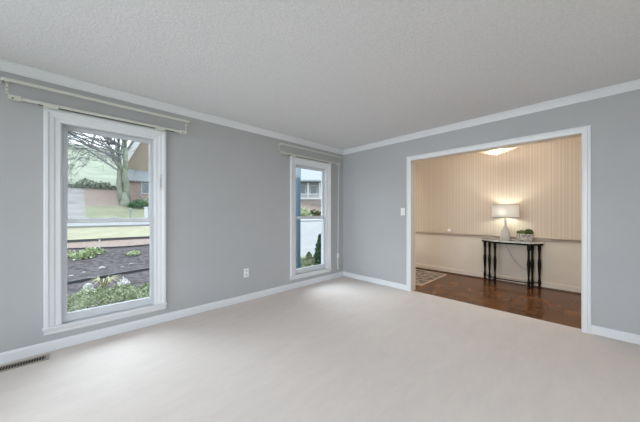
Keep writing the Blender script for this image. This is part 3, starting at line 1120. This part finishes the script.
# row of bare trees on the hill
def hill_tree(x, y, s, seed, label):
    p = Vector((x, y, gz(y) - .2))
    t = thing('hill_tree', label, 'tree', p, 'leafless trees on the hill crest')
    bt, bb = bmesh.new(), bmesh.new()
    bb = bt
    grow(bt, bb, p, (0, 0, 1), .22 * s, 3.6 * s, 5, random.Random(seed), .1, .65)
    obj('branches', bb, M_twig, t)
    return t
def copy_tree(root, loc, rz, label):
    r = root.copy(); C.objects.link(r); r.location = loc; r.rotation_euler = (0, 0, rz); r['label'] = label
    for ch in root.children:
        c = ch.copy(); C.objects.link(c); c.parent = r
        c.matrix_parent_inverse = ch.matrix_parent_inverse.copy()
    return r
h0 = hill_tree(-1.5, 77, 1.0, 31, 'leafless tree on the hill crest behind the big forked tree')
for k in range(8):
    x = -14.4 + 4.3 * k + random.uniform(-.7, .7)
    if k == 3:
        continue
    y = 78 + random.uniform(-2, 3)
    copy_tree(h0, (x, y, gz(y) - .2), random.uniform(0, 6), 'leafless tree on the hill crest behind the big forked tree')

# ---- brick house behind the tree
M_roof = noisy('grey_shingles', (0.17, 0.18, 0.19), (0.22, 0.23, 0.24), 5, .9, .3, 20)
M_fascia = principled('white_fascia', (.46, .465, .46), .5)
M_dkglass = principled('dark_window_glass', (.10, .12, .13), .15)
hx0, hx1, hy = 3.9, 13.0, 34.0
hz = gz(34)
t = thing('brick_house', 'red brick house with grey roof and tan gable behind the big bare tree', 'house', (8, 36, hz))
obj('wall', box(hx0, hx1, hy, hy + 8, hz - .6, 5.0), M_brick, t)
bm = bmesh.new()
prf = [(hy - .4, 4.9), (hy + 4.2, 7.5), (hy + 8.4, 4.9), (hy + 8.4, 4.75), (hy - .4, 4.75)]
bm, V = sweep([[(hx0 - .3, y, z), (hx1 + .3, y, z)] for y, z in prf])
bm.faces.new([v[0] for v in V]); bm.faces.new([v[-1] for v in V])
obj('roof', bm, M_roof, t)
bm = bmesh.new()
gx0, gxm, gx1, gy = 3.37, 6.4, 9.43, 36.2
v = [(3.95, 5.5), (8.85, 5.5), (8.85, 6.7), (gxm, 11.8), (3.95, 6.7)]
lo = [bm.verts.new((x, gy, z)) for x, z in v]; hi = [bm.verts.new((x, gy + 5, z)) for x, z in v]
bm.faces.new(lo); bm.faces.new(hi)
for i in range(5):
    bm.faces.new((lo[i], lo[(i + 1) % 5], hi[(i + 1) % 5], hi[i]))
obj('gable', bm, M_brickp, t)
for s in (-1, 1):
    e = gx0 if s < 0 else gx1
    sl = 6.3 / 3.03
    for w, yy, mm, nm in ((.75, gy - .35, M_fascia, 'rake_board'), (.30, gy - .15, M_roof, 'roof_edge')):
        o0 = .0 if nm == 'rake_board' else 1.2
        P = [(e - s * .40, 5.5 + .40 * sl + o0), (gxm, 11.8 + o0), (gxm, 11.8 + o0 + w * 1.6), (e - s * .40, 5.5 + .40 * sl + o0 + w * 1.6)]
        bm = bmesh.new()
        lo = [bm.verts.new((x, yy, z)) for x, z in P]; hi = [bm.verts.new((x, gy + 5, z)) for x, z in P]
        bm.faces.new(lo); bm.faces.new(hi)
        for i in range(4):
            bm.faces.new((lo[i], lo[(i + 1) % 4], hi[(i + 1) % 4], hi[i]))
        obj(nm, bm, mm, t)
for x in (5.6, 9.0):
    f = obj('window', box(x - .5, x + .5, hy - .06, hy + .02, hz + .75, hz + 1.95), M_fascia, t)
    obj('pane', box(x - .42, x + .42, hy - .08, hy - .05, hz + .83, hz + 1.87), M_dkglass, f)

# ---- white house seen in the far window
M_siding = noisy('white_siding', (0.31, 0.315, 0.32), (0.335, 0.34, 0.345), 6, .7)
M_tanst = brick_mat('tan_stone', (.19, .172, .15), (.23, .21, .185), (.21, .20, .18), 3)
M_roof2 = noisy('pale_shingles', (0.23, 0.24, 0.25), (0.27, 0.28, 0.29), 4, .9)
ang = math.radians(-40)
H0 = Vector((31.0, 35.5, gz(34) - .25))
ux = Vector((math.cos(ang), math.sin(ang), 0)); uy = Vector((-math.sin(ang), math.cos(ang), 0))
house = thing('white_house', 'white house with columned porch across the road in far window', 'house', H0)
def hb(bm, u0, u1, v0, v1, z0, z1):
    n0 = len(bm.verts)
    r = bmesh.ops.create_cube(bm, size=1)
    for v in r['verts']:
        u = (u0 + u1) / 2 + v.co.x * (u1 - u0); w = (v0 + v1) / 2 + v.co.y * (v1 - v0)
        v.co = H0 + ux * u + uy * w + Vector((0, 0, (z0 + z1) / 2 + v.co.z * (z1 - z0)))
    return bm
nb = bmesh.new
obj('foundation', hb(nb(), -9, 9, 0, 8, -.8, 1.45), M_tanst, house)
obj('wall', hb(nb(), -9, 9, 1.8, 8, 1.45, 4.9), M_siding, house)
obj('porch_floor', hb(nb(), -9.1, 9.1, -.15, 1.8, 1.45, 1.65), M_fascia, house)
bm = nb()
for v0, z0, v1, z1 in ((-.5, 4.9, 4, 7.6),):
    P = [(-.6, 4.95), (4, 8.0), (8.6, 4.95), (8.6, 4.7), (-.6, 4.7)]
    pa = [[H0 + ux * u + uy * w + Vector((0, 0, z)) for u in (-9.6, 9.6)] for w, z in P]
    bm, V = sweep(pa)
    bm.faces.new([v[0] for v in V]); bm.faces.new([v[-1] for v in V])
obj('roof', bm, M_roof2, house)
obj('gutter', hb(nb(), -9.6, 9.6, -.75, -.58, 4.72, 4.98), M_mail, house)
bm = nb()
hb(bm, -9, 9, -.1, -.02, 2.40, 2.50); hb(bm, -9, 9, -.1, -.02, 1.70, 1.78)
for k in range(91):
    u = -9 + .2 * k
    hb(bm, u - .025, u + .025, -.09, -.03, 1.78, 2.40)
obj('railing', bm, M_fascia, house)
for k in range(9):
    u = -8.8 + 2.2 * k
    obj('porch_column', hb(nb(), u - .11, u + .11, -.05, .17, 1.65, 4.72), M_fascia, house)
for k in range(8):
    u = -7.7 + 2.2 * k
    f = obj('window', hb(nb(), u - .62, u + .62, 1.72, 1.82, 2.4, 4.3), M_fascia, house)
    obj('pane', hb(nb(), u - .52, u + .52, 1.69, 1.73, 2.5, 4.2), M_dkglass, f)

# planting near the far window
def shrub_cone(px, py, w, h, n, s, m, name, label, seed):
    p = gpt(px, py)
    rg = random.Random(seed)
    t = thing(name, label, 'shrub', p)
    bm = bmesh.new()
    for k in range(n):
        f = rg.random() ** 1.4
        a = rg.uniform(0, 2 * PI)
        r = w / 2 * (1 - f) ** .8 * rg.uniform(.55, 1.05)
        leaf_quad(bm, p + Vector((math.cos(a) * r, math.sin(a) * r, .03 + f * h)), s * rg.uniform(.6, 1.3), rg, .8)
    obj('foliage', bm, m, t)
    bm = bmesh.new()
    add_tube(bm, [p + Vector((0, 0, -.05)), p + Vector((0, 0, h * .85))], [.03, .008], 6)
    obj('stem', bm, M_stem, t)
shrub_cone(320.3, 268, .46, .88, 2400, .06, M_green, 'conifer_shrub', 'dark pointed conifer outside the far window at its right side', 41)
shrub_cone(309, 269, .42, .40, 1100, .055, M_box, 'rounded_shrub', 'low light green shrub left of the pointed conifer', 42)
clump('leafy_plant', 302.5, 263, .30, .22, 200, .07, M_lime, 'small lime plant beside the blue post outside', 'plant', seed=43)
clump('evergreen_shrub', 302.5, 216, 2.2, 1.2, 500, .28, M_lime, 'round bright green shrub across the road before the white house', 'shrub', seed=44)
clump('evergreen_shrub', 314, 215.5, 2.6, .8, 500, .26, M_mossdark, 'dark low shrub across the road right of the bright one', 'shrub', seed=45)
M_blue = principled('slate_blue_paint', (.06, .115, .155), .5)
M_blue2 = principled('pale_blue', (.20, .25, .28), .5)
py_ = 4.5
px_ = py_ * .629 / .782
t = thing('porch_post', 'slate blue post standing just outside the far window', 'post', (px_, py_, -.3))
obj('shaft', box(px_ - .045, px_ + .045, py_ - .045, py_ + .045, -.32, 2.03, .004), M_blue, t)
obj('upper_section', box(px_ - .052, px_ + .052, py_ - .052, py_ + .052, 2.03, 2.5, .004), M_blue2, t)  # paler upper section of the post
